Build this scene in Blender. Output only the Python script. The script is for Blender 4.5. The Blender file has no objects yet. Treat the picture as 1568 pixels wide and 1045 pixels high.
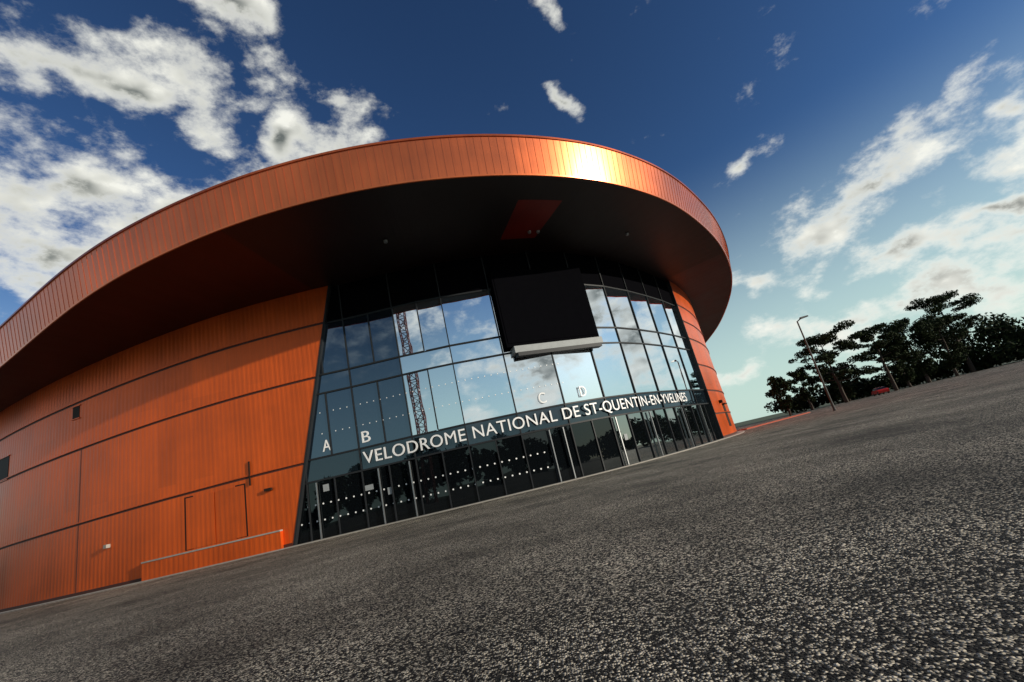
import bpy, math, random
import numpy as np
from mathutils import Vector, Matrix
random.seed(7); rng=np.random.default_rng(7)
scene=bpy.context.scene
scene.view_settings.view_transform='Standard'
scene.view_settings.look='None'
scene.view_settings.exposure=0
# ---------------------------------------------------------------- helpers
def link(o,parent=None):
    scene.collection.objects.link(o)
    if parent: o.parent=parent
    return o
def empty(name):
    e=bpy.data.objects.new(name,None); link(e); return e
def mesh_obj(name,verts,faces,mats,parent=None,smooth=False,midx=None,uv=None):
    me=bpy.data.meshes.new(name)
    me.from_pydata([tuple(v) for v in verts],[],faces)
    for m in (mats if isinstance(mats,list) else [mats]): me.materials.append(m)
    if midx is not None: me.polygons.foreach_set('material_index',midx)
    if smooth: me.polygons.foreach_set('use_smooth',[True]*len(me.polygons))
    if uv is not None:
        l=me.uv_layers.new(name='UVMap')
        idx=np.empty(len(me.loops),dtype=np.int32); me.loops.foreach_get('vertex_index',idx)
        l.data.foreach_set('uv',np.array(uv,dtype=np.float32)[idx].ravel())
    me.update()
    return link(bpy.data.objects.new(name,me),parent)
class MB:
    def __init__(s): s.v=[];s.f=[];s.m=[]
    def poly(s,pts,mi=0):
        b=len(s.v); s.v+= [tuple(p) for p in pts]; s.f.append(tuple(range(b,b+len(pts)))); s.m.append(mi)
    def hexa(s,p,mi=0):   # p: 8 pts bottom4, top4
        b=len(s.v); s.v+=[tuple(q) for q in p]
        for f in ((3,2,1,0),(4,5,6,7),(0,1,5,4),(1,2,6,5),(2,3,7,6),(3,0,4,7)):
            s.f.append(tuple(b+i for i in f)); s.m.append(mi)
    def box(s,c,sz,mi=0,rot=0):
        cx,cy,cz=c; a,b_,h=[k/2 for k in sz]; co,si=math.cos(rot),math.sin(rot)
        P=[]
        for z in(-h,h):
            for x,y in((-a,-b_),(a,-b_),(a,b_),(-a,b_)):
                P.append((cx+x*co-y*si,cy+x*si+y*co,cz+z))
        s.hexa(P,mi)
    def tube(s,p0,p1,r0,r1,n=8,mi=0,cap=True):
        p0=Vector(p0);p1=Vector(p1);d=(p1-p0).normalized()
        a=d.orthogonal().normalized();b_=d.cross(a)
        b=len(s.v)
        for p,r in((p0,r0),(p1,r1)):
            for i in range(n):
                t=2*math.pi*i/n; s.v.append(tuple(p+a*(r*math.cos(t))+b_*(r*math.sin(t))))
        for i in range(n):
            j=(i+1)%n; s.f.append((b+i,b+j,b+n+j,b+n+i)); s.m.append(mi)
        if cap:
            s.f.append(tuple(b+n+i for i in range(n))); s.m.append(mi)
            s.f.append(tuple(b+n-1-i for i in range(n))); s.m.append(mi)
    def obj(s,name,mats,parent=None,smooth=False,uv=None):
        return mesh_obj(name,s.v,s.f,mats,parent,smooth,s.m,uv)
# ---------------------------------------------------------------- materials
def newmat(name):
    m=bpy.data.materials.new(name); m.use_nodes=True
    nt=m.node_tree; b=nt.nodes['Principled BSDF']; return m,nt,b
def N(nt,t,**k):
    n=nt.nodes.new(t)
    for a,v in k.items(): setattr(n,a,v)
    return n
def simple(name,col,rough=.5,metal=0,var=.15,scale=3,spec=.5):
    m,nt,b=newmat(name)
    tc=N(nt,'ShaderNodeTexCoord'); no=N(nt,'ShaderNodeTexNoise'); no.inputs['Scale'].default_value=scale; no.inputs['Detail'].default_value=4
    nt.links.new(tc.outputs['Object'],no.inputs['Vector'])
    r=N(nt,'ShaderNodeMapRange'); r.inputs['To Min'].default_value=1-var; r.inputs['To Max'].default_value=1+var
    nt.links.new(no.outputs[0],r.inputs[0])
    v=N(nt,'ShaderNodeVectorMath',operation='SCALE'); v.inputs[0].default_value=col
    nt.links.new(r.outputs[0],v.inputs['Scale']); nt.links.new(v.outputs[0],b.inputs['Base Color'])
    b.inputs['Roughness'].default_value=rough; b.inputs['Metallic'].default_value=metal; b.inputs['Specular IOR Level'].default_value=spec
    return m
def cladding(name,col,period,rough,metal,depth,strength=.6,panel=.14):
    m,nt,b=newmat(name); L=nt.links.new
    uv=N(nt,'ShaderNodeUVMap'); sep=N(nt,'ShaderNodeSeparateXYZ'); L(uv.outputs[0],sep.inputs[0])
    mu=N(nt,'ShaderNodeMath',operation='MULTIPLY'); mu.inputs[1].default_value=2*math.pi/period; L(sep.outputs[0],mu.inputs[0])
    si=N(nt,'ShaderNodeMath',operation='SINE'); L(mu.outputs[0],si.inputs[0])
    ab=N(nt,'ShaderNodeMapRange',interpolation_type='SMOOTHSTEP'); ab.inputs['From Min'].default_value=-.6; ab.inputs['From Max'].default_value=.6
    L(si.outputs[0],ab.inputs[0])
    bump=N(nt,'ShaderNodeBump'); bump.inputs['Strength'].default_value=strength; bump.inputs['Distance'].default_value=depth; L(ab.outputs[0],bump.inputs['Height'])
    L(bump.outputs[0],b.inputs['Normal'])
    dv=N(nt,'ShaderNodeMath',operation='DIVIDE'); dv.inputs[1].default_value=1.2; L(sep.outputs[0],dv.inputs[0])
    fl=N(nt,'ShaderNodeMath',operation='FLOOR'); L(dv.outputs[0],fl.inputs[0])
    dz=N(nt,'ShaderNodeMath',operation='DIVIDE'); dz.inputs[1].default_value=5; L(sep.outputs[1],dz.inputs[0])
    fz=N(nt,'ShaderNodeMath',operation='FLOOR'); L(dz.outputs[0],fz.inputs[0])
    cm=N(nt,'ShaderNodeCombineXYZ'); L(fl.outputs[0],cm.inputs[0]); L(fz.outputs[0],cm.inputs[1])
    wn=N(nt,'ShaderNodeTexWhiteNoise',noise_dimensions='2D'); L(cm.outputs[0],wn.inputs[0])
    no=N(nt,'ShaderNodeTexNoise'); no.inputs['Scale'].default_value=.3; no.inputs['Detail'].default_value=6; L(uv.outputs[0],no.inputs['Vector'])
    st=N(nt,'ShaderNodeTexNoise'); st.inputs['Scale'].default_value=1.0; st.inputs['Detail'].default_value=4
    mp=N(nt,'ShaderNodeMapping'); mp.inputs['Scale'].default_value=(6,.25,1); L(uv.outputs[0],mp.inputs[0]); L(mp.outputs[0],st.inputs['Vector'])
    a=N(nt,'ShaderNodeMath',operation='MULTIPLY_ADD'); a.inputs[1].default_value=panel; a.inputs[2].default_value=.28; L(wn.outputs[0],a.inputs[0])
    a2=N(nt,'ShaderNodeMath',operation='MULTIPLY_ADD'); a2.inputs[1].default_value=.9; L(no.outputs[0],a2.inputs[0]); L(a.outputs[0],a2.inputs[2])
    a3=N(nt,'ShaderNodeMath',operation='MULTIPLY_ADD'); a3.inputs[1].default_value=.4; L(st.outputs[0],a3.inputs[0]); L(a2.outputs[0],a3.inputs[2])
    v=N(nt,'ShaderNodeVectorMath',operation='SCALE'); v.inputs[0].default_value=col; L(a3.outputs[0],v.inputs['Scale']); L(v.outputs[0],b.inputs['Base Color'])
    rr=N(nt,'ShaderNodeMapRange'); rr.inputs['To Min'].default_value=rough-.08; rr.inputs['To Max'].default_value=rough+.1; L(no.outputs[0],rr.inputs[0]); L(rr.outputs[0],b.inputs['Roughness'])
    b.inputs['Metallic'].default_value=metal
    return m
M_orange=cladding('orange_ribbed_cladding',(.60,.088,.008),.30,.34,.42,.020,.42,.14)
M_fascia=cladding('orange_fascia_cladding',(.60,.12,.025),.5,.30,.75,.003,.25,.07)
_b=M_fascia.node_tree.nodes['Principled BSDF']; _b.inputs['Coat Weight'].default_value=.7; _b.inputs['Coat Roughness'].default_value=.22
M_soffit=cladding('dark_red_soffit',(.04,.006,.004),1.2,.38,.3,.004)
M_soffitglow=cladding('painted_soffit_glow',(.16,.010,.005),1.2,.4,.3,.004)  # red sun glow on the soffit, painted into the base colour
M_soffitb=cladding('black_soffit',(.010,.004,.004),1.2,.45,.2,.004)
M_groove=simple('groove_shadow_gap',(.05,.009,.003),.6)
M_frame=simple('black_aluminium',(.02,.022,.025),.5,.2,spec=.2)
M_post=simple('grey_aluminium',(.35,.36,.37),.35,.8)
M_white=simple('white_vinyl',(.8,.8,.8),.5,0,.04)
M_conc=simple('concrete_edge',(.28,.26,.23),.85,0,.25,4)
M_dark=simple('dark_louvre',(.02,.010,.006),.6,spec=.2)
M_black=simple('black_screen',(.003,.003,.004),.9,spec=0)
M_lip=simple('grey_panel',(.26,.28,.29),.5,spec=.2)
M_roof=simple('roof_membrane',(.25,.25,.26),.8)
def glassmat(name,tint,fac,base):
    m,nt,b=newmat(name); L=nt.links.new
    b.inputs['Base Color'].default_value=base; b.inputs['Roughness'].default_value=.3; b.inputs['Specular IOR Level'].default_value=0
    g=N(nt,'ShaderNodeBsdfGlossy'); g.inputs['Color'].default_value=tint; g.inputs['Roughness'].default_value=.012
    tc=N(nt,'ShaderNodeTexCoord'); no=N(nt,'ShaderNodeTexNoise'); no.inputs['Scale'].default_value=.6; no.inputs['Detail'].default_value=1
    L(tc.outputs['Object'],no.inputs['Vector'])
    bu=N(nt,'ShaderNodeBump'); bu.inputs['Strength'].default_value=.12; bu.inputs['Distance'].default_value=.03; L(no.outputs[0],bu.inputs['Height']); L(bu.outputs[0],g.inputs['Normal'])
    fr=N(nt,'ShaderNodeFresnel'); fr.inputs['IOR'].default_value=1.5
    ad=N(nt,'ShaderNodeMath',operation='ADD',use_clamp=True); ad.inputs[1].default_value=fac; L(fr.outputs[0],ad.inputs[0])
    mx=N(nt,'ShaderNodeMixShader'); L(ad.outputs[0],mx.inputs[0]); L(b.outputs[0],mx.inputs[1]); L(g.outputs[0],mx.inputs[2])
    L(mx.outputs[0],nt.nodes['Material Output'].inputs[0]); return m
M_glass=glassmat('coated_glass',(.86,.93,1,1),.72,(.01,.02,.03,1))
M_glassd=glassmat('dark_glass',(.5,.65,.85,1),.15,(.004,.008,.014,1))
M_glassl=glassmat('entrance_glass',(.7,.78,.8,1),.01,(.003,.004,.005,1))
M_glassm=glassmat('entrance_glass_clear',(.8,.86,.86,1),.30,(.003,.004,.005,1))
M_band=glassmat('sign_band_glass',(.5,.62,.75,1),.07,(.006,.010,.014,1))
# asphalt
M_asph,nt,b=newmat('asphalt'); L=nt.links.new
tc=N(nt,'ShaderNodeTexCoord')
def noise(sc,det=3,rough=.5):
    n=N(nt,'ShaderNodeTexNoise'); n.inputs['Scale'].default_value=sc; n.inputs['Detail'].default_value=det; n.inputs['Roughness'].default_value=rough; L(tc.outputs['Object'],n.inputs['Vector']); return n
v=N(nt,'ShaderNodeTexVoronoi'); v.inputs['Scale'].default_value=70; L(tc.outputs['Object'],v.inputs['Vector'])
sp=N(nt,'ShaderNodeSeparateColor'); L(v.outputs['Color'],sp.inputs[0])
mid=noise(18,4,.8)
mixv=N(nt,'ShaderNodeMath',operation='MULTIPLY_ADD'); mixv.inputs[1].default_value=1.0; L(mid.outputs[0],mixv.inputs[0])
hf=N(nt,'ShaderNodeMath',operation='MULTIPLY_ADD'); hf.inputs[1].default_value=.8; hf.inputs[2].default_value=-.42; L(sp.outputs[0],hf.inputs[0]); L(hf.outputs[0],mixv.inputs[2])
cr=N(nt,'ShaderNodeValToRGB'); L(mixv.outputs[0],cr.inputs[0])
e=cr.color_ramp.elements; e[0].position=.32; e[0].color=(.005,.005,.005,1); e[1].position=.84; e[1].color=(.68,.60,.46,1)
x=cr.color_ramp.elements.new(.58); x.color=(.036,.033,.029,1)
big=noise(.28,6,.65)
m1=N(nt,'ShaderNodeMapRange'); m1.inputs['From Min'].default_value=.33; m1.inputs['From Max'].default_value=.67; m1.inputs['To Min'].default_value=.35; m1.inputs['To Max'].default_value=1.55; L(big.outputs[0],m1.inputs[0])
vs=N(nt,'ShaderNodeVectorMath',operation='SCALE'); L(cr.outputs[0],vs.inputs[0]); L(m1.outputs[0],vs.inputs['Scale']); L(vs.outputs[0],b.inputs['Base Color'])
b.inputs['Roughness'].default_value=.8; b.inputs['Specular IOR Level'].default_value=.2
bu=N(nt,'ShaderNodeBump'); bu.inputs['Strength'].default_value=1; bu.inputs['Distance'].default_value=.007
inv=N(nt,'ShaderNodeMath',operation='SUBTRACT'); inv.inputs[0].default_value=1; L(v.outputs['Distance'],inv.inputs[1]); L(inv.outputs[0],bu.inputs['Height']); L(bu.outputs[0],b.inputs['Normal'])
M_grass=simple('grass',(.045,.06,.02),.9,0,.4,.5)
M_bark=simple('bark',(.04,.028,.02),.9,0,.4,4)
M_leaf=simple('foliage',(.024,.036,.013),.8,0,.6,.9,.1)
M_leaf2=simple('foliage_dark',(.010,.016,.007),.8,0,.6,.9,.1)
M_steel=simple('painted_steel',(.03,.03,.03),.5,.3)
M_crane=simple('crane_paint',(.12,.018,.013),.5)
M_redk=simple('red_paving',(.30,.05,.02),.8)
M_glassk=simple('car_glass',(.01,.012,.015),.1)
M_car=simple('red_car_paint',(.45,.02,.015),.3)
# ---------------------------------------------------------------- plan of the building
CH=1.05   # eye height
ctl=[(-47,33.5,12.6,2.5),(-31.6,25.9,13.25,3.2),(-18.8,21,14.6,6.5),(-10.8,19.6,15,8),(-4.1,19.6,15,8),(1.5,20.9,15,7.7),(6.4,23.1,15,7.2),
(11.1,26.6,15,6.8),(17,33.5,15,6.2),(23.4,44.3,15,5.1),(30.3,63.5,15,4.4),(33.6,78,15,4.4),(34.5,92,14.5,4),(30,108,14,4),(18,121,14,4),(0,129,13.5,4),
(-22,130,13.3,4),(-45,123,13,4),(-63,108,12.8,4),(-72,88,12.6,3),(-71,66,12.5,3),(-62,47,12.5,3)]
C=np.array(ctl,float); n=len(C); K=24; R=[]
for i in range(n):
    p0,p1,p2,p3=C[i-1],C[i],C[(i+1)%n],C[(i+2)%n]
    d01=np.linalg.norm(p1[:2]-p0[:2]);d12=np.linalg.norm(p2[:2]-p1[:2]);d23=np.linalg.norm(p3[:2]-p2[:2])
    m1_=((p1-p0)/d01*d12+(p2-p1)/d12*d01)/(d01+d12)*d12
    m2_=((p2-p1)/d12*d23+(p3-p2)/d23*d12)/(d12+d23)*d12
    for k in range(K):
        t=k/K
        R.append((2*t**3-3*t**2+1)*p1+(t**3-2*t**2+t)*m1_+(-2*t**3+3*t**2)*p2+(t**3-t**2)*m2_)
R=np.array(R)
for _ in range(12): R=(np.roll(R,1,0)+2*R+np.roll(R,-1,0))/4
T=np.roll(R,-1,0)[:,:2]-np.roll(R,1,0)[:,:2]; T/=np.linalg.norm(T,axis=1)[:,None]
OUT=np.stack([T[:,1],-T[:,0]],1)
RB=R[:,:2]; HZ=R[:,2]+CH; W=RB-OUT*R[:,3:4]; GAP=.056*R[:,3]; WT=HZ-GAP
NP=len(R)
def arclen(P):
    d=np.linalg.norm(np.roll(P,-1,0)-P,axis=1); return np.concatenate([[0],np.cumsum(d)])
SW=arclen(W); SR=arclen(RB)
Wc=np.vstack([W,W[:1]]); WTc=np.append(WT,WT[0]); GAPc=np.append(GAP,GAP[0])
TW=np.roll(W,-1,0)-np.roll(W,1,0); TW/=np.linalg.norm(TW,axis=1)[:,None]; OW=np.stack([TW[:,1],-TW[:,0]],1); OWc=np.vstack([OW,OW[:1]])
def wp(s,off=0.0,z=0.0):
    s%=SW[-1]
    x=np.interp(s,SW,Wc[:,0]);y=np.interp(s,SW,Wc[:,1]);a=np.interp(s,SW,OWc[:,0]);b=np.interp(s,SW,OWc[:,1])
    l=math.hypot(a,b); return Vector((x+a/l*off,y+b/l*off,z))
def top(s): return float(np.interp(s%SW[-1],SW,WTc))
def s_of_x(X):
    ii=[i for i in range(NP) if W[i,1]<60 and -45<W[i,0]<30]
    ii.sort(key=lambda i:W[i,0]); return float(np.interp(X,[W[i,0] for i in ii],[SW[i] for i in ii]))
sA0,sA1=s_of_x(-14.8),s_of_x(-11.1); sB=s_of_x(16.5)
total=SW[-1]; span=total-(sB-sA0)
ZT=15.6
def sL(z): return sA0+(sA1-sA0)*z/ZT
VD=empty('velodrome_building')
# --- orange wall
ns=460
verts=[];uvs=[];faces=[]
fr=[0,.025,.15,.29,.45,.61,.74,.84,.93,1.0]
for i in range(ns+1):
    t=i/ns
    for f in fr:
        s=sB+ (total-(sB-sL(f*ZT)))*t
        zz=f*(top(s)+.02)
        verts.append(wp(s,0,zz)); uvs.append((s,zz))
nf=len(fr)
for i in range(ns):
    for j in range(nf-1):
        a=i*nf+j; faces.append((a,a+nf,a+nf+1,a+1))
mesh_obj('orange_wall',verts,faces,M_orange,VD,True,None,uvs)
g=MB()
for zg in (4.5,9.6,13.1,11.4,7.0,2.3):
    send=sB+total-(sB-sL(zg)) if zg in (4.5,9.6,13.1) else sB+40
    st=np.arange(sB+.02,send,1.2)
    st=np.append(st,send-.02)
    for a,b_ in zip(st[:-1],st[1:]):
        k=min(1,top(a)/15.6); k2=min(1,top(b_)/15.6)
        def q(s,o,z,kk): return wp(s,o,z*kk)
        for z0,z1,o,mi in ((zg-.09,zg+.04,.006,1),(zg+.04,zg+.10,.07,0)):
            g.hexa([q(a,o,z0,k),q(b_,o,z0,k2),q(b_,-.02,z0,k2),q(a,-.02,z0,k),q(a,o,z1,k),q(b_,o,z1,k2),q(b_,-.02,z1,k2),q(a,-.02,z1,k)],mi)
sj=s_of_x(-28.6); g.hexa([wp(sj-.03,.01,.23),wp(sj+.03,.01,.23),wp(sj+.03,-.02,.23),wp(sj-.03,-.02,.23),wp(sj-.03,.01,8.7),wp(sj+.03,.01,8.7),wp(sj+.03,-.02,8.7),wp(sj-.03,-.02,8.7)],1)
g.obj('wall_flashings',[M_orange,M_groove],VD,False,[(v_[0]+v_[1],v_[2]) for v_ in g.v])
g=MB()
for z0,z1 in zip(np.linspace(0,ZT,12)[:-1],np.linspace(0,ZT,12)[1:]):
    for f in (sL,lambda z:sB):
        e_=.12*(1 if f is sL else -1)
        g.hexa([wp(f(z0),.03,z0),wp(f(z0)+e_,.03,z0),wp(f(z0)+e_,-.45,z0),wp(f(z0),-.45,z0),
                wp(f(z1),.03,z1),wp(f(z1)+e_,.03,z1),wp(f(z1)+e_,-.45,z1),wp(f(z1),-.45,z1)],0)
g.obj('glazing_reveal',[M_frame],VD)
g=MB(); st=np.linspace(sB,sB+span,260)
for a,b_ in zip(st[:-1],st[1:]):
    g.hexa([wp(a,.04,0),wp(b_,.04,0),wp(b_,-.1,0),wp(a,-.1,0),wp(a,.04,.22),wp(b_,.04,.22),wp(b_,-.1,.22),wp(a,-.1,.22)])
g.obj('wall_plinth',[M_groove],VD)
g=MB(); st=np.linspace(0,total,300)
for a,b_ in zip(st[:-1],st[1:]):
    g.hexa([wp(a,.75,0),wp(b_,.75,0),wp(b_,.045,0),wp(a,.045,0),wp(a,.75,.05),wp(b_,.75,.05),wp(b_,.045,.05),wp(a,.045,.05)])
g.obj('apron_edge',[M_conc],VD)
# --- roof
RBc=np.vstack([RB,RB[:1]]);OUTc=np.vstack([OUT,OUT[:1]]);HZc=np.append(HZ,HZ[0])
verts=[];uvs=[];faces=[];mi=[]
for i in range(NP+1):
    for f in (0,.25,.5,.75,1):
        p=Wc[i]*(1-f)+RBc[i]*f - (OWc[i]*.5*(1-f)); z=(HZc[i]-GAPc[i])*(1-f)+HZc[i]*f
        verts.append((p[0],p[1],z)); uvs.append((SR[i],f*8))
sr0,sr1=s_of_x(.1),s_of_x(2.3)  # extent of the painted sun-glow patch
for i in range(NP):
    s=SW[i]
    for j in range(4):
        a=i*5+j; faces.append((a,a+1,a+6,a+5))
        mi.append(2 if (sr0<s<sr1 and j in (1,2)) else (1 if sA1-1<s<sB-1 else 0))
mesh_obj('roof_soffit',verts,faces,[M_soffit,M_soffitb,M_soffitglow],VD,True,mi,uvs)
prof=[(0,0),(.03,-.05),(.08,-.03),(.10,.05),(.44,2.12),(.51,2.14),(.51,2.26),(.45,2.30),(0,2.30)]
verts=[];uvs=[];faces=[]
for i in range(NP+1):
    for o,h in prof:
        p=RBc[i]+OUTc[i]*o; verts.append((p[0],p[1],HZc[i]+h)); uvs.append((SR[i],h))
m_=len(prof)
for i in range(NP):
    for j in range(m_-1):
        a=i*m_+j; faces.append((a,a+m_,a+m_+1,a+1))
mesh_obj('roof_fascia',verts,faces,M_fascia,VD,False,None,uvs)
g=MB(); uv2=[]
for s in np.arange(0,SR[-1],.42):
    x=np.interp(s,SR,RBc[:,0]);y=np.interp(s,SR,RBc[:,1]);a=np.interp(s,SR,OUTc[:,0]);b_=np.interp(s,SR,OUTc[:,1]);h=np.interp(s,SR,HZc)
    t=Vector((-b_,a,0)); o=Vector((a,b_,0)); p=Vector((x,y,h))
    def pt(q,oo,z): return p+t*q+o*oo+Vector((0,0,z))
    w=.007
    g.hexa([pt(-w,.12,.06),pt(w,.12,.06),pt(w,.09,.06),pt(-w,.09,.06),pt(-w,.455,2.11),pt(w,.455,2.11),pt(w,.42,2.11),pt(-w,.42,2.11)])
    uv2+=[(s,1.0)]*8
g.obj('fascia_seams',[M_fascia],VD,False,uv2)
cx,cy=RB.mean(0)
verts=[(cx,cy,HZ.mean()+4.2)];faces=[]
for f,dz in ((.5,3.4),(.85,2.6),(1,2.28)):
    for i in range(NP):
        verts.append((cx+(RB[i,0]-cx)*f,cy+(RB[i,1]-cy)*f,HZ[i]*f+HZ.mean()*(1-f)+dz))
for i in range(NP):
    j=(i+1)%NP; faces.append((0,1+i,1+j))
    for r in (0,1):
        a=1+r*NP; faces.append((a+i,a+NP+i,a+NP+j,a+j))
mesh_obj('roof_top',verts,faces,M_roof,VD,True)
# --- curtain wall
nmod=11
bays=np.linspace(sA0+1.0,sB-.12,nmod+1)
stat=[sA0]+list(bays)
half=[]
for a,b_ in zip(stat[:-1],stat[1:]): half+= [a]+([ (a+b_)/2 ] if b_-a>2 else [])
half.append(stat[-1])
GO=-.28
def clip(poly):
    out=[]
    for i in range(len(poly)):
        p,q=poly[i-1],poly[i]
        fp=p[0]-(sL(p[1])+.06); fq=q[0]-(sL(q[1])+.06)
        if (fp<0)!=(fq<0):
            t=fp/(fp-fq); out.append((p[0]+(q[0]-p[0])*t,p[1]+(q[1]-p[1])*t))
        if fq>=0: out.append(q)
    return out
rows=[(0.05,3.3,half,2),(3.3,4.6,stat,5),(4.6,8.5,None,0),(8.5,9.7,stat,0),(9.7,13.1,None,0),(13.1,15.75,stat,3)]  # top glass row is matt black: the soffit's dark reflection as colour
gl=MB(); fr_=MB()
for z0,z1,sts,mt in rows:
    if sts is None:
        sts=[s for s in half if (s<bays[3]+.01 or s in stat)]
    for a,b_ in zip(sts[:-1],sts[1:]):
        poly=clip([(a,z0),(b_,z0),(b_,z1),(a,z1)])
        A=wp(a,GO);B=wp(b_,GO)
        nrm=Vector((B.y-A.y,A.x-B.x,0)).normalized()
        tx,tz=random.uniform(-.006,.006),random.uniform(-.005,.005)
        if len(poly)>=3:
            m3=mt
            if mt==0 and b_<bays[2]+.1: m3=1
            if mt==2 and a>bays[6]-.1: m3=4
            pts=[]
            for s,z in poly:
                t=(s-a)/(b_-a); p=A.lerp(B,t)+nrm*(tx*(t-.5)*(b_-a)+tz*(z-(z0+z1)/2)); pts.append((p.x,p.y,z))
            gl.poly(pts,m3)
        zz=z1; s0=max(a,sL(zz)+.05)
        if s0<b_ and zz<15.7:
            P=[]; C0=A.lerp(B,(s0-a)/(b_-a))
            for z in (zz-.05,zz+.05):
                vz=Vector((0,0,z)); P+= [C0+nrm*.07+vz,B+nrm*.07+vz,B-nrm*.05+vz,C0-nrm*.05+vz]
            fr_.hexa(P)
    for a in sts:
        zc=(a-sA0)/(sA1-sA0)*ZT
        if zc<=z0+.1: continue
        ztop=min(z1,zc)-.05
        w=.035; P=[]
        for z in (z0+.05 if z0>.1 else 0.0,ztop):
            P+=[wp(a-w,GO+.085,z),wp(a+w,GO+.085,z),wp(a+w,GO-.05,z),wp(a-w,GO-.05,z)]
        fr_.hexa(P,0)
gl.obj('curtain_wall_glass',[M_glass,M_glassd,M_glassl,M_black,M_glassm,M_band],VD)
fr_.obj('curtain_wall_frames',[M_frame,M_post],VD)
g=MB()
for X in (-13.2,-9.5,-7.6,1.0,1.9,5.6,8.5,12.0,14.6):
    s=s_of_x(X); g.hexa([wp(s-.03,GO+.2,0.05),wp(s+.03,GO+.2,.05),wp(s+.03,GO+.09,.05),wp(s-.03,GO+.09,.05),wp(s-.03,GO+.2,3.2),wp(s+.03,GO+.2,3.2),wp(s+.03,GO+.09,3.2),wp(s-.03,GO+.09,3.2)])
g.obj('door_posts',[M_post],VD)
g=MB()
def disc(s,z,r,off):
    g.poly([wp(s+r*math.cos(2*math.pi*k/10),off,z+r*math.sin(2*math.pi*k/10)) for k in range(10)])
s=sA0+.5
while s<s_of_x(.8):
    for z in (1.05,1.95): disc(s,z,.05,GO+.03)
    s+=.45
s=sA0+2.2
while s<s_of_x(3):
    for z in (6.0,7.3): disc(s,z,.036,GO+.03)
    s+=.42
g.obj('glass_dots',[M_white],VD)
g=MB()
for X,z,w_,h_ in ((-12.7,2.6,.35,.4),(-10.2,2.1,.5,.3),(-9.0,1.6,.3,.4),(6.1,1.6,.3,.4)):
    s=s_of_x(X); g.poly([wp(s-w_/2,GO+.035,z),wp(s+w_/2,GO+.035,z),wp(s+w_/2,GO+.035,z+h_),wp(s-w_/2,GO+.035,z+h_)])
g.obj('door_notices',[M_lip],VD)
def lettering(txt,s0,s1,z,h,name,off=GO+.12):
    cu=bpy.data.curves.new('t','FONT'); cu.body=txt; cu.extrude=.02; cu.size=1; cu.space_character=1.06
    o=bpy.data.objects.new('t',cu); scene.collection.objects.link(o)
    bpy.context.view_layer.update()
    me=bpy.data.meshes.new_from_object(o.evaluated_get(bpy.context.evaluated_depsgraph_get()))
    bpy.data.objects.remove(o)
    co=np.array([v.co for v in me.vertices]); mn=co.min(0);mx=co.max(0)
    for v in me.vertices:
        s=s0+(v.co.x-mn[0])/(mx[0]-mn[0])*(s1-s0); zz=z+(v.co.y-mn[1])/(mx[1]-mn[1])*h
        v.co=wp(s,off+v.co.z*1.5,zz)
    me.materials.clear(); me.materials.append(M_white); me.name=name
    link(bpy.data.objects.new(name,me),VD)
lettering('VELODROME NATIONAL DE ST-QUENTIN-EN-YVELINES',s_of_x(-10.3),s_of_x(13.1),3.5,.86,'facade_lettering')
for t,X in (('A',-12.4),('B',-10.0),('C',1.1),('D',3.9)):
    s=s_of_x(X); lettering(t,s-.25,s+.25,4.9,.68,'gate_letter_'+t.lower(),off=GO+.05)
# screen box
sa,sb=s_of_x(-.5),s_of_x(5.9)
A=wp(sa,0);B=wp(sb,0);tn=(B-A).normalized();nr=Vector((tn.y,-tn.x,0))
g=MB()
def qbox(a,b_,o0,o1,z0,z1,mi):
    P=[]
    for z in (z0,z1):
        vz=Vector((0,0,z)); P+=[A.lerp(B,a)+nr*o1+vz,A.lerp(B,b_)+nr*o1+vz,A.lerp(B,b_)+nr*o0+vz,A.lerp(B,a)+nr*o0+vz]
    g.hexa(P,mi)
qbox(0,1,-.4,.25,8.75,14.2,2); qbox(.06,1.01,-.4,.42,8.3,8.745,1)
qbox(.02,.98,.253,.28,9.0,13.8,2); qbox(.08,.98,.0,.5,8.05,8.297,0)
g.obj('entrance_screen_box',[M_frame,M_lip,M_black],VD)
g=MB()
for X,o in ((2.0,2.2),(2.5,2.2),(-6,3.5),(8,3)):
    p=wp(s_of_x(X),o,top(s_of_x(X))+.07); g.tube((p.x,p.y,p.z-.06),(p.x,p.y,p.z+.08),.11,.13,12)
g.obj('soffit_lamps',[M_post],VD)
g=MB()
def wbox(X0,X1,z0,z1,o,mi,o0=-.05,S=False):
    a,b_=(X0,X1) if S else (s_of_x(X0),s_of_x(X1))
    g.hexa([wp(a,o,z0),wp(b_,o,z0),wp(b_,o0,z0),wp(a,o0,z0),wp(a,o,z1),wp(b_,o,z1),wp(b_,o0,z1),wp(a,o0,z1)],mi)
def px_win(X,z,w,h):
    wbox(X-w/2,X+w/2,z-h/2,z+h/2,.02,1); wbox(X-w/2-.06,X+w/2+.06,z+h/2,z+h/2+.06,.06,0); wbox(X-w/2-.06,X+w/2+.06,z-h/2-.06,z-h/2,.06,0)
px_win(-29.2,11.3,.6,.8); px_win(-36.9,9.3,1.5,1.6)
wbox(-21.1,-17.3,1.12,4.1,.012,1)
for a in (-21.0,-19.17): wbox(a,a+1.77,1.15,4.02,.035,2)
n0=20
for k in range(n0):
    a=-23.6+(8.3)*k/n0; b_=-23.6+(8.3)*(k+1)/n0
    wbox(a,b_,0,.98,.30,0); wbox(a,b_,.98,1.06,.34,3)
wbox(-17.02,-16.96,3.9,5.3,.10,1)
wbox(-16.1,-15.7,3.35,3.5,.22,1)
wbox(-26.3,-26.1,2.3,2.5,.25,3)
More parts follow.
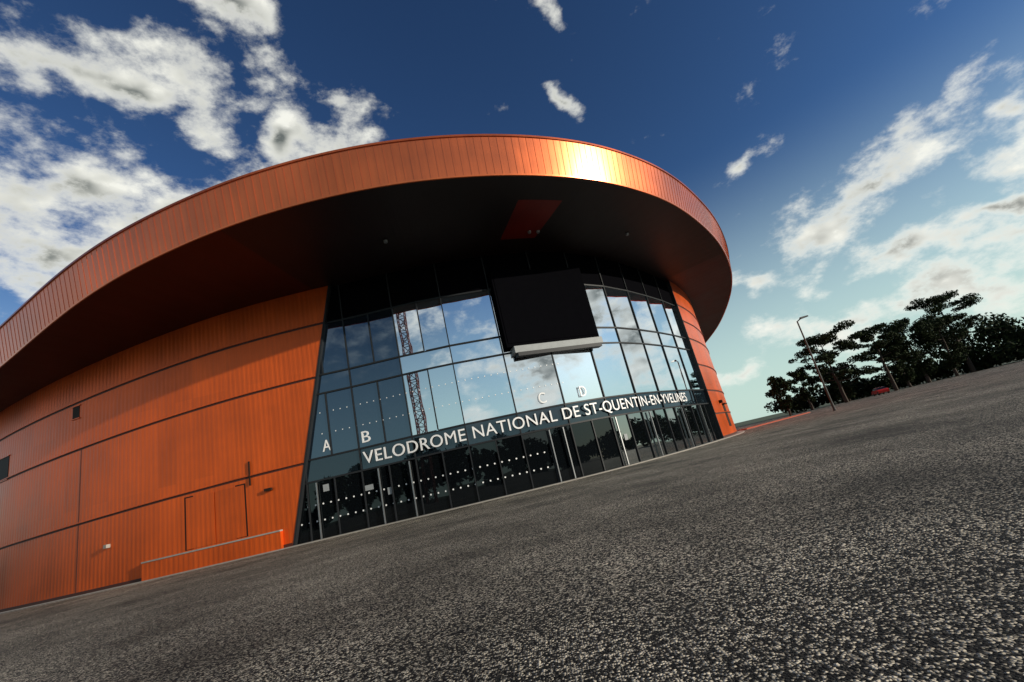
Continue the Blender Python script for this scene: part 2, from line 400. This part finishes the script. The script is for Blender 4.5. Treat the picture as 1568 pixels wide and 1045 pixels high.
wbox(sB+4.5,sB+6.0,.9,3.1,.02,1,S=True); wbox(sB+4.4,sB+6.1,3.1,3.2,.3,1,S=True); wbox(sB+3.2,sB+3.5,3.2,3.5,.3,1,S=True)
uv3=[(vtx[0],vtx[2]) for vtx in g.v]
g.obj('service_entrance',[M_orange,M_dark,M_orange,M_conc],VD,False,uv3)
# ---------------------------------------------------------------- ground
def sheet(name,pts,z,mat):
    mesh_obj(name,[(x,y,z) for x,y in pts],[tuple(range(len(pts)))],mat)
sheet('ground',[(-4000,-4000),(4000,-4000),(4000,4000),(-4000,4000)],-.008,M_grass)
sheet('asphalt_forecourt',[(-160,-120),(230,-120),(230,112),(-160,112)],0,M_asph)
g=MB()
p0,p1=Vector((26,60,0)),Vector((44,77,0)); d=(p1-p0).normalized(); nn=Vector((-d.y,d.x,0))
Q=(p0-nn*.2,p1-nn*.2,p1+nn*1.5,p0+nn*1.5)
g.hexa(list(Q)+[q+Vector((0,0,.14)) for q in Q])
g.obj('red_kerb',[M_redk])
g=MB(); cxr,cyr,ra=68.5,94,math.radians(70)
prof=[(-2.1,.35),(-2.15,.75),(-1.95,.98),(-1.35,1.05),(-.85,1.42),(.55,1.45),(1.15,1.05),(1.95,.9),(2.15,.7),(2.1,.35)]
def cp(x,y,z): return (cxr+x*math.cos(ra)-y*math.sin(ra),cyr+x*math.sin(ra)+y*math.cos(ra),z)
for i in range(len(prof)-1):
    (x0,z0),(x1,z1)=prof[i],prof[i+1]
    w0=.88-.18*max(0,z0-1)/.45; w1=.88-.18*max(0,z1-1)/.45
    g.poly([cp(x0,-w0,z0),cp(x1,-w1,z1),cp(x1,w1,z1),cp(x0,w0,z0)],1 if i in (3,5) else 0)
for sgn in (-1,1):
    g.poly([cp(x,sgn*(.88-.18*max(0,z-1)/.45),z) for x,z in prof],0)
    g.poly([cp(x,sgn*y_,z) for x,z,y_ in ((-1.2,1.04,.885),(-.8,1.36,.76),(.5,1.38,.75),(1.0,1.04,.885))],1)
    for xx in (-1.35,1.35): g.tube(cp(xx,sgn*.7,.33),cp(xx,sgn*.91,.33),.33,.33,14,2)
g.poly([cp(-2.1,-.88,.35),cp(2.1,-.88,.35),cp(2.1,.88,.35),cp(-2.1,.88,.35)],2)
g.obj('parked_car',[M_car,M_glassk,M_steel])
# ---------------------------------------------------------------- trees
def leaves(centers,radii,n,size):
    centers=np.array(centers);radii=np.array(radii)
    w=radii.prod(1)**(2/3); idx=rng.choice(len(centers),n,p=w/w.sum())
    d=rng.normal(size=(n,3)); d/=np.linalg.norm(d,axis=1)[:,None]; r=rng.random(n)**.45
    P=centers[idx]+d*r[:,None]*radii[idx]
    a=rng.normal(size=(n,3)); a/=np.linalg.norm(a,axis=1)[:,None]; b=rng.normal(size=(n,3)); b-=a*(a*b).sum(1)[:,None]; b/=np.linalg.norm(b,axis=1)[:,None]
    sz=size*(.5+rng.random(n))[:,None]
    return P-a*sz,P+b*sz*.55,P+a*sz,P-b*sz*.55
def tree(name,x,y,H,spread,kind='pine',n=5000,seed=0,base=.35,leaf=.22):
    rs=random.Random(seed); g=MB(); cs=[];rd=[]
    r0=H*.022+.08; pts=[Vector((x,y,-.1))]; lean=Vector((rs.uniform(-.05,.05),rs.uniform(-.05,.05),0))
    for k in range(1,8):
        pts.append(Vector((x,y,0))+lean*H*k/7+Vector((rs.uniform(-.12,.12),rs.uniform(-.12,.12),H*.93*k/7)))
    for k in range(7): g.tube(pts[k],pts[k+1],r0*(1-k/8),r0*(1-(k+1)/8),8,0)
    nl=rs.randint(15,20)
    for k in range(nl):
        f=base+(.95-base)*(k/(nl-1)); q=f*7/.93; i=min(6,int(q)); st=pts[i].lerp(pts[min(7,i+1)],min(1,q-i))
        az=k*2.4+rs.uniform(-.5,.5)
        if kind=='pine': ln=spread*(1.0 if f<.75 else 1.25-.85*(f-.45))*rs.uniform(.5,1.05)
        else: ln=spread*math.sqrt(max(.05,1-((f-.6)/.42)**2))*rs.uniform(.6,.95)
        up=rs.uniform(.05,.35) if kind=='pine' else rs.uniform(.2,.6)
        en=st+Vector((math.cos(az)*ln,math.sin(az)*ln,ln*up))
        md=st.lerp(en,.5)+Vector((0,0,-.06*ln))
        g.tube(st,md,r0*.4*(1.1-f),r0*.28*(1.1-f)+.02,6,0); g.tube(md,en,r0*.28*(1.1-f)+.02,.02,6,0)
        for t,sc in ((1,.9),(.72,.8),(.4,.6)):
            c=st.lerp(en,t)+Vector((rs.uniform(-.5,.5),rs.uniform(-.5,.5),rs.uniform(-.1,.6)))
            R_=spread*.30*sc*rs.uniform(.6,1.35)
            cs.append(tuple(c)); rd.append((R_,R_,R_*(.45 if kind=='pine' else .8)))
    tp=pts[-1]; cs.append((tp.x,tp.y,tp.z)); rd.append((spread*.4,spread*.4,spread*.25 if kind=='pine' else spread*.4))
    P=leaves(cs,rd,n,leaf); b=len(g.v)
    arr=np.stack(P,1).reshape(-1,3); g.v+= [tuple(v) for v in arr]
    g.f+=[(b+4*i,b+4*i+1,b+4*i+2,b+4*i+3) for i in range(n)]
    g.m+=[1 if rs.random()<.5 else 2 for _ in range(n)]
    return g.obj(name,[M_bark,M_leaf,M_leaf2])
tree('pine_tree',65.5,100,15.0,5.8,'pine',10500,3,.3)
tree('pine_tree.001',78.5,103,14.6,4.8,'pine',8500,5,.3)
tree('pine_tree.002',104,112,19.5,6.4,'pine',11000,11,.4)
tree('pine_tree.003',60.5,104,8.5,3.2,'round',5000,12,.2)
tree('deciduous_tree',90,108,14.5,5.2,'round',11000,21,.15)
tree('deciduous_tree.001',96.5,108,13.2,5,'round',10000,22,.15)
tree('deciduous_tree.002',49,92,6.8,2.4,'round',4500,23,.2)
tree('deciduous_tree.003',84,106,10.5,4.2,'round',8000,24,.12)
tree('deciduous_tree.004',71.5,108,7.5,3.8,'round',6000,31,.12)
def mass(name,pts,H,n,leaf,wid=5):
    cs=[];rd=[]
    for x,y in pts:
        h=H*random.uniform(.65,1.15)
        for k in range(6):
            cs.append((x+random.uniform(-wid,wid),y+random.uniform(-wid,wid),h*random.uniform(.15,.8))); rd.append((random.uniform(2.5,4.5),random.uniform(2.5,4.5),h*.25))
    P=leaves(cs,rd,n,leaf); arr=np.stack(P,1).reshape(-1,3)
    mesh_obj(name,arr,[(4*i,4*i+1,4*i+2,4*i+3) for i in range(n)],[M_leaf,M_leaf2],None,False,[random.randint(0,1) for _ in range(n)])
mass('distant_trees',[(112+i*5,112-i*2.2) for i in range(16)]+[(112+i*8,120) for i in range(12)],12,32000,.45)
mass('hedgerow',[(64+i*4,118) for i in range(13)],5.5,12000,.4,3)
mass('distant_trees.001',[(-90+i*7,-100+6*math.sin(i)) for i in range(32)],17,34000,.9)
mass('distant_trees.002',[(150,-90+i*9) for i in range(18)],12,16000,.8)
mass('distant_trees.003',[(-170+3*math.sin(i),-100+i*9) for i in range(22)],14,18000,.8)
# ---------------------------------------------------------------- street lamp
g=MB(); x,y=31.2,50; Hh=10.1
g.tube((x,y,0),(x,y,.9),.13,.12,12);g.tube((x,y,.9),(x,y,Hh),.11,.075,12)
g.tube((x,y,Hh-.03),(x+.5,y,Hh+.22),.06,.055,10)
g.hexa([(x+.4,y-.16,Hh+.14),(x+1.35,y-.12,Hh+.26),(x+1.35,y+.12,Hh+.26),(x+.4,y+.16,Hh+.14),(x+.45,y-.12,Hh+.36),(x+1.3,y-.08,Hh+.40),(x+1.3,y+.08,Hh+.40),(x+.45,y+.12,Hh+.36)])
g.tube((x,y,0),(x,y,.06),.22,.22,12)
g.obj('street_lamp',[M_steel])
# ---------------------------------------------------------------- tower crane behind the viewer (seen mirrored in the glass)
sc_=s_of_x(-6.1)
for a,b_ in zip(half[:-1],half[1:]):
    if a<=sc_<b_: fa,fb=wp(a,GO),wp(b_,GO)
nf_=Vector((fb.y-fa.y,fa.x-fb.x,0)).normalized(); pc=(fa+fb)/2; dd=Vector((pc.x,pc.y,0)).normalized()
rr_=dd-2*dd.dot(nf_)*nf_; cpz=pc+rr_*88
g=MB(); X,Y=cpz.x,cpz.y; w=1.0
for a,b_ in ((-w,-w),(w,-w),(w,w),(-w,w)): g.tube((X+a,Y+b_,0),(X+a,Y+b_,58),.18,.18,4)
cor=[(-w,-w),(w,-w),(w,w),(-w,w)]
for k in range(29):
    z=k*2
    for q in range(4):
        a=cor[q];c=cor[(q+1)%4]
        if k%2: a,c=c,a
        g.tube((X+a[0],Y+a[1],z),(X+c[0],Y+c[1],z+2),.11,.11,4); g.tube((X+a[0],Y+a[1],z),(X+c[0],Y+c[1],z),.11,.11,4)
Z=58
for q in ((-.6,Z),(.6,Z),(0,Z+1.4)):
    g.tube((X-14,Y+q[0],q[1]),(X+40,Y+q[0],q[1]),.1,.1,4)
for k in range(27):
    a=X-14+2*k; g.tube((a,Y-.6,Z),(a+1,Y,Z+1.4),.05,.05,4); g.tube((a+1,Y,Z+1.4),(a+2,Y+.6,Z),.05,.05,4)
g.tube((X,Y,Z),(X,Y,Z+7),.4,.1,4); g.tube((X,Y,Z+7),(X+26,Y,Z+1.4),.05,.05,4); g.tube((X,Y,Z+7),(X-13,Y,Z+1.4),.05,.05,4)
g.box((X-12.5,Y,Z-1.5),(2.5,1.6,2.6)); g.box((X+1.6,Y-1,Z-1),(1.5,1.4,2))
g.obj('tower_crane',[M_crane])
# ---------------------------------------------------------------- camera
th=math.radians(16.0); ro=math.radians(13.2)
f=Vector((0,math.cos(th),math.sin(th))); r0=Vector((1,0,0)); u0=Vector((0,-math.sin(th),math.cos(th)))
rx=r0*math.cos(ro)-u0*math.sin(ro); uy=r0*math.sin(ro)+u0*math.cos(ro)
M=Matrix(((rx.x,uy.x,-f.x,0),(rx.y,uy.y,-f.y,0),(rx.z,uy.z,-f.z,CH),(0,0,0,1)))
cam=bpy.data.cameras.new('camera'); co=bpy.data.objects.new('camera',cam); link(co); co.matrix_world=M
cam.sensor_width=36; cam.lens=16.07; cam.clip_end=12000; cam.clip_start=.05
scene.camera=co
# ---------------------------------------------------------------- sun + sky
az,el=math.radians(111),math.radians(14)
sv=Vector((math.sin(az)*math.cos(el),math.cos(az)*math.cos(el),math.sin(el)))
su=bpy.data.lights.new('sun','SUN'); su.energy=5; su.angle=math.radians(.5); su.color=(1,.9,.74)
so=bpy.data.objects.new('sun',su); link(so); so.rotation_euler=sv.to_track_quat('Z','Y').to_euler()
w=bpy.data.worlds.new('World'); scene.world=w; w.use_nodes=True; nt=w.node_tree; L=nt.links.new
bg=nt.nodes['Background']; sky=N(nt,'ShaderNodeTexSky',sky_type='NISHITA'); sky.sun_disc=False; sky.sun_elevation=el; sky.sun_rotation=az
sky.altitude=100; sky.air_density=1.0; sky.dust_density=.3; sky.ozone_density=3.2
def dirp(u,v):
    x=(u-784)/700;y=(522-v)/700; return (rx*x+uy*y+f).normalized()
tc=N(nt,'ShaderNodeTexCoord')
blobs=[(120,120,190,46,8),(290,110,120,64,0),(440,120,120,32,25),(315,195,60,36,0),(100,285,190,70,0),(60,380,230,115,0),(240,330,100,42,0),(410,255,140,50,-12),(445,215,60,40,-50),(350,10,80,30,20),
(835,15,40,20,40),(858,155,34,14,25),(1400,225,240,48,-33),(1540,135,80,28,-33),(1285,350,125,42,-33),(1150,262,50,18,-50),(1160,425,74,28,0),(1400,385,210,40,-18),(1480,440,240,44,-12),(1320,485,200,30,-10),(1530,320,150,16,-15),(1130,565,60,16,-20)]
vecs=[]
for u,v_,a,b_,an in blobs:
    c=dirp(u,v_); an=math.radians(an)
    U=dirp(u+a*math.cos(an),v_+a*math.sin(an))-c; V=dirp(u-b_*math.sin(an),v_+b_*math.cos(an))-c
    vecs.append((c,U,V))
bk=random.Random(4)
for k in range(9):
    a=math.radians(75+k*26+bk.uniform(-8,8)); e_=math.radians(bk.uniform(8,42)); c=Vector((math.sin(a)*math.cos(e_),math.cos(a)*math.cos(e_),math.sin(e_)))
    h=Vector((math.cos(a),-math.sin(a),0)); up=h.cross(c)
    vecs.append((c,h*bk.uniform(.28,.45),up*bk.uniform(.12,.2)))
def mth(op,a,b=None,c=None,clamp=False):
    n=N(nt,'ShaderNodeMath',operation=op,use_clamp=clamp)
    for i,q in enumerate((a,b,c)):
        if q is None: continue
        if isinstance(q,(int,float)): n.inputs[i].default_value=q
        else: L(q,n.inputs[i])
    return n.outputs[0]
def sm(v_,a,b_):
    n=N(nt,'ShaderNodeMapRange',interpolation_type='SMOOTHSTEP'); n.inputs['From Min'].default_value=a; n.inputs['From Max'].default_value=b_; L(v_,n.inputs[0]); return n.outputs[0]
wn=N(nt,'ShaderNodeTexNoise'); wn.inputs['Scale'].default_value=7; wn.inputs['Detail'].default_value=3; L(tc.outputs['Generated'],wn.inputs['Vector'])
ws=N(nt,'ShaderNodeVectorMath',operation='MULTIPLY_ADD'); L(wn.outputs['Color'],ws.inputs[0]); ws.inputs[1].default_value=(.11,.11,.11); ws.inputs[2].default_value=(-.055,-.055,-.055)
wa=N(nt,'ShaderNodeVectorMath',operation='ADD'); L(ws.outputs[0],wa.inputs[0]); L(tc.outputs['Generated'],wa.inputs[1])
rmin=None
for c,U,V in vecs:
    X_=U.normalized(); Z_=c.normalized(); Z_=(Z_-X_*Z_.dot(X_)).normalized(); Y_=Z_.cross(X_)
    m3=Matrix((X_,Y_,Z_)).transposed()
    mp=N(nt,'ShaderNodeMapping',vector_type='TEXTURE'); mp.inputs['Location'].default_value=c; mp.inputs['Rotation'].default_value=m3.to_euler(); mp.inputs['Scale'].default_value=(U.length,V.length,.5)
    L(wa.outputs[0],mp.inputs[0])
    ln=N(nt,'ShaderNodeVectorMath',operation='LENGTH'); L(mp.outputs[0],ln.inputs[0])
    rmin=ln.outputs['Value'] if rmin is None else mth('MINIMUM',rmin,ln.outputs['Value'])
mask=mth('SUBTRACT',1.0,mth('MINIMUM',rmin,1.75))
def nz(sc,det,ro_,off=(0,0,0)):
    mp=N(nt,'ShaderNodeMapping'); mp.inputs['Location'].default_value=off; mp.inputs['Scale'].default_value=(1,1,1.7); L(tc.outputs['Generated'],mp.inputs[0])
    n=N(nt,'ShaderNodeTexNoise'); n.inputs['Scale'].default_value=sc; n.inputs['Detail'].default_value=det; n.inputs['Roughness'].default_value=ro_; L(mp.outputs[0],n.inputs['Vector']); return n.outputs[0]
n1=nz(9,8,.62); n2=nz(9,2.5,.6,tuple(sv*.05))
dens=mth('ADD',mask,mth('MULTIPLY',mth('SUBTRACT',n1,.48),4.6))
cov=sm(dens,-.1,1.1)
core=sm(dens,.4,1.6)
lit=mth('MULTIPLY_ADD',mth('SUBTRACT',n1,n2),4.5,.15,True)
sepd=N(nt,'ShaderNodeSeparateXYZ'); L(tc.outputs['Generated'],sepd.inputs[0])
v1=N(nt,'ShaderNodeVectorMath',operation='SCALE'); v1.inputs['Scale'].default_value=1/4.5; L(sky.outputs[0],v1.inputs[0])
gm=N(nt,'ShaderNodeGamma'); gm.inputs['Gamma'].default_value=1.45; L(v1.outputs[0],gm.inputs['Color'])
v2=N(nt,'ShaderNodeVectorMath',operation='SCALE'); v2.inputs['Scale'].default_value=5.8; L(gm.outputs[0],v2.inputs[0])
hz=mth('MULTIPLY',sm(sepd.outputs[2],.50,.0),.92)
hm=N(nt,'ShaderNodeMix',data_type='RGBA'); L(hz,hm.inputs['Factor']); L(v2.outputs[0],hm.inputs['A']); hm.inputs['B'].default_value=(6.0,7.9,7.2,1)
cc=N(nt,'ShaderNodeMix',data_type='RGBA'); L(mth('MULTIPLY',core,mth('SUBTRACT',1.1,lit),None,True),cc.inputs['Factor']); cc.inputs['A'].default_value=(10.3,10.3,9.4,1); cc.inputs['B'].default_value=(1.5,1.7,1.65,1)
mx=N(nt,'ShaderNodeMix',data_type='RGBA'); L(cov,mx.inputs['Factor']); L(hm.outputs['Result'],mx.inputs['A']); L(cc.outputs['Result'],mx.inputs['B'])
L(mx.outputs['Result'],bg.inputs['Color']); bg.inputs['Strength'].default_value=.095
